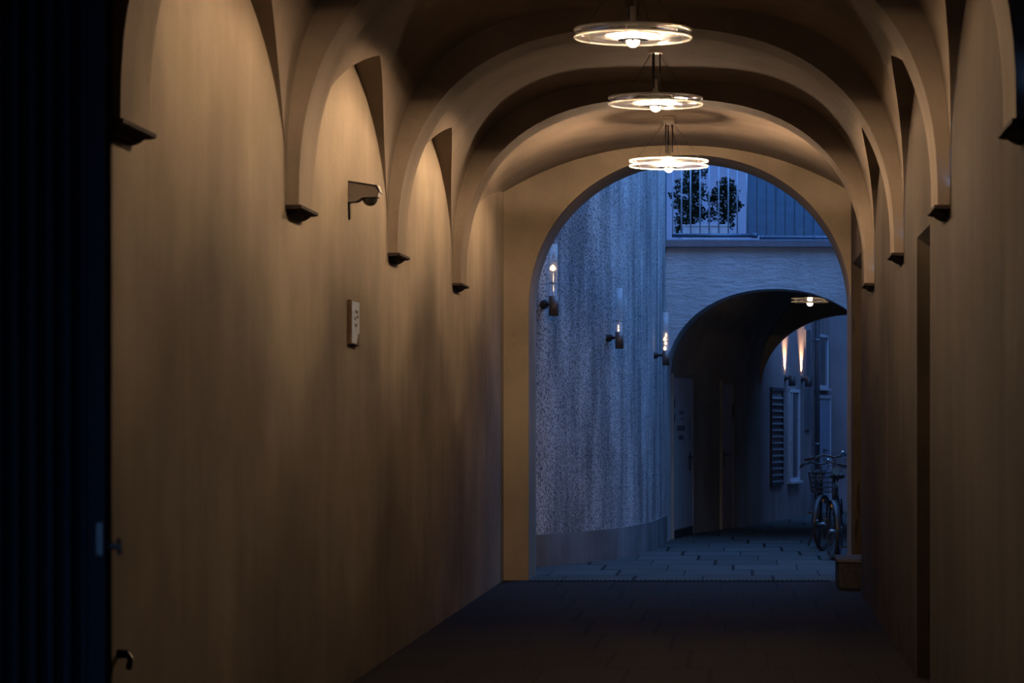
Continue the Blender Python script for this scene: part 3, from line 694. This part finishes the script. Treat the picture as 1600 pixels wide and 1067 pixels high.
def sconce(u, v0, v1, label):
    p, t, nrm, rz = frame_at(u); z0 = zat(v1, p); z1 = zat(v0, p); h = z1-z0
    r = empty('uplight_sconce', (p.x, p.y, z0), label, 'wall lamp', 'uplights on the alley wall', rz)
    MB().cyl((-.01, 0, h*.75), (.03, 0, h*.75), .05, n=20).cyl((.03, 0, h*.75), (.09, 0, h*.75), .02, n=12).build('bracket', M['dark_metal'], r)
    MB().lathe([(0, 0), (.055, 0), (.058, .01), (.058, h), (.050, h), (.050, h-.02), (0, h-.02)], (.125, 0, 0), 28).build('shade', M['dark_metal'], r)
    MB().lathe([(0, h-.012), (.048, h-.012), (.048, h-.004), (0, h-.004)], (.125, 0, 0), 28).build('lens', M['uplight'], r)
    ld = bpy.data.lights.new('uplight_beam', 'SPOT'); ld.energy = 420; ld.color = (1, .60, .30); ld.spot_size = math.radians(64); ld.spot_blend = 1.0; ld.shadow_soft_size = .02
    lo = bpy.data.objects.new('beam', ld); COL.objects.link(lo); lo.parent = r; lo.location = (.052, 0, h+.01); lo.rotation_euler = (PI, math.radians(3), 0)
    return r
sconce(1226, 587, 603, 'left of the two uplight sconces throwing a warm streak up the alley wall')
sconce(1252, 589, 604, 'right of the two uplight sconces, in front of the dark strip panel')

# ------------------------------------------------------------------ bicycles
def make_bicycle(loc, rz, steer, label, basket, hb=1.10):
    r = empty('bicycle', loc, label, 'bicycle', None, rz)      # local: front wheel contact at origin, bicycle runs along +Y
    R = .34
    def wheel(cy, ang):
        Mx = Matrix.Translation((0, cy, R)) @ Matrix.Rotation(ang, 4, 'Z')
        def ring(rr): return [Mx @ Vector((0, rr*math.cos(2*PI*i/40), rr*math.sin(2*PI*i/40))) for i in range(40)]
        wt = MB().tube(ring(R-.021), .021, 10, True).build('wheel', M['black'], r)
        MB().tube(ring(R-.045), .011, 8, True).build('rim', M['bike_frame'], wt)
        sp = MB()
        for i in range(28):
            a = 2*PI*i/28; sp.cyl(Mx @ Vector((.02*(-1)**i, .02*math.cos(a+.5), .02*math.sin(a+.5))), Mx @ Vector((0, (R-.05)*math.cos(a), (R-.05)*math.sin(a))), .0013, n=5, caps=False)
        sp.build('spokes', M['dark_metal'], wt)
        MB().cyl(Mx @ Vector((-.05, 0, 0)), Mx @ Vector((.05, 0, 0)), .02, n=12).build('hub', M['chrome'], wt)
        fd = [Mx @ Vector((0, (R+.025)*math.cos(a), (R+.025)*math.sin(a))) for a in [math.radians(20+150*i/16) for i in range(17)]]
        rows = [[Mx @ Vector((x, (R+.03-abs(x)*.35)*math.cos(a), (R+.03-abs(x)*.35)*math.sin(a))) for x in (-.028, -.014, 0, .014, .028)] for a in [math.radians(25+150*i/16) for i in range(17)]]
        MB().grid(rows).grid([[p+Vector((0, 0, -.003)) for p in q] for q in rows]).build('mudguard', M['bike_frame'], r)
        return Mx
    MF = wheel(0, steer); wheel(1.06, 0)
    hd_lo = Vector((0, .16, .70)); hd_hi = Vector((0, .22, .90)); bb = Vector((0, .60, .30)); st = Vector((0, .74, .82)); ax = Vector((0, 1.06, R))
    f = MB()
    for a, b, rr in ((hd_lo, hd_hi, .020), (hd_lo, bb, .018), (hd_hi+Vector((0, -.01, -.04)), st-Vector((0, .03, .10)), .016), (bb, st, .016)): f.cyl(a, b, rr, n=12)
    for s in (-1, 1):
        f.cyl(bb+Vector((s*.02, 0, 0)), ax+Vector((s*.05, 0, 0)), .009, n=8); f.cyl(st-Vector((-s*.01, 0, .08)), ax+Vector((s*.05, 0, 0)), .008, n=8)
    f.build('frame', M['bike_frame'], r)
    fk = MB()
    for s in (-1, 1):
        fk.tube([hd_lo+Vector((s*.045, -.01, -.02)), MF @ Vector((s*.05, .05, .15)), MF @ Vector((s*.05, 0, 0))], .010)
    fk.cyl(hd_lo+Vector((-.05, -.01, -.02)), hd_lo+Vector((.05, -.01, -.02)), .014, n=10)
    fk.build('fork', M['bike_frame'], r)
    Mh = Matrix.Translation((0, .22, hb)) @ Matrix.Rotation(steer, 4, 'Z')
    hbm = MB().tube([Mh @ Vector(p) for p in ((-.30, .12, -.02), (-.24, .03, .0), (-.12, -.02, .03), (0, -.03, 0), (.12, -.02, .03), (.24, .03, .0), (.30, .12, -.02))], .012)
    hbm.cyl(hd_hi, Mh @ Vector((0, -.03, 0)), .013, n=10); ho = hbm.build('handlebar', M['bike_frame'], r)
    for s in (-1, 1):
        MB().tube([Mh @ Vector((s*.235, .025, 0)), Mh @ Vector((s*.30, .12, -.02)), Mh @ Vector((s*.32, .16, -.025))], .018).build('grip', M['black'], ho)
        MB().tube([Mh @ Vector((s*.19, .0, .01)), Mh @ Vector((s*.24, -.02, -.02)), Mh @ Vector((s*.31, .05, -.05))], .006).build('brake_lever', M['black'], ho)
        MB().tube([Mh @ Vector((s*.19, .0, .01)), Mh @ Vector((s*.12, -.10, -.02)), Mh @ Vector((s*.03, -.10, -.22)), Mh @ Vector((s*.02, -.03, -.4))], .004).build('brake_cable', M['black'], ho)
    MB().cyl(Mh @ Vector((.10, -.06, .04)), Mh @ Vector((.10, -.02, .05)), .03, n=16).build('bell', M['chrome'], ho)
    MB().cyl(st, st+Vector((0, .02, .12)), .013, n=10).build('seat_post', M['chrome'], r)
    MB().sphere((0, .80, .97), .1, (.95, 1.25, .4)).sphere((0, .66, .975), .06, (.6, 1.6, .5)).build('saddle', M['black'], r)
    MB().cyl(Mh @ Vector((0, -.09, -.16)), Mh @ Vector((0, -.02, -.16)), .042, .025, n=18).build('headlight', M['chrome'], r)
    MB().box(Vector((-.02, -.03, .02))+Vector((.0, .0, .60)), Vector((.02, -.02, .05))+Vector((.0, .0, .60))).build('reflector', M['amber'], r)
    ck = MB().cyl((-.06, .60, .30), (.06, .60, .30), .02, n=12)
    ck.cyl((.065, .60, .30), (.065, .60, .14), .009, n=8).cyl((-.065, .60, .30), (-.065, .60, .46), .009, n=8).box((.065, .56, .12), (.15, .65, .14)).box((-.15, .56, .45), (-.065, .65, .47)); ck.build('crank', M['dark_metal'], r)
    MB().tube([(-.04, 1.0, .30), (-.13, 1.0, .02)], .009).build('kickstand', M['dark_metal'], r)
    if basket:
        bk = MB(); z0, z1 = .74, .98; a0, a1 = .13, .17
        for k in range(5):
            z = z0+(z1-z0)*k/4; w_ = a0+(a1-a0)*k/4
            bk.tube([(-w_, -.10-w_, z), (w_, -.10-w_, z), (w_, .12, z), (-w_, .12, z)], .004, 6, True)
        for i in range(9):
            f_ = -1+2*i/8
            bk.cyl((f_*a0, -.10-a0, z0), (f_*a1, -.10-a1, z1), .0028, n=5, caps=False); bk.cyl((f_*a0, .12, z0), (f_*a1, .12, z1), .0028, n=5, caps=False); bk.cyl((f_*a0, -.10-a0, z0), (f_*a0, .12, z0), .0028, n=5, caps=False)
            g_ = -.10-a0+(.22+a0)*i/8
            for s in (-1, 1): bk.cyl((s*a0, g_, z0), (s*a1, g_, z1), .0028, n=5, caps=False)
        bk.build('basket', M['black'], r)
    return r
make_bicycle((1.06, 34.5, 0), -.10, .25, 'nearest dark parked bicycle half hidden behind the right side of the end arch', False, 1.20)
make_bicycle((1.00, 36.9, 0), .02, -.35, 'dark bicycle with front basket parked behind the nearest bicycle', True, 1.08)
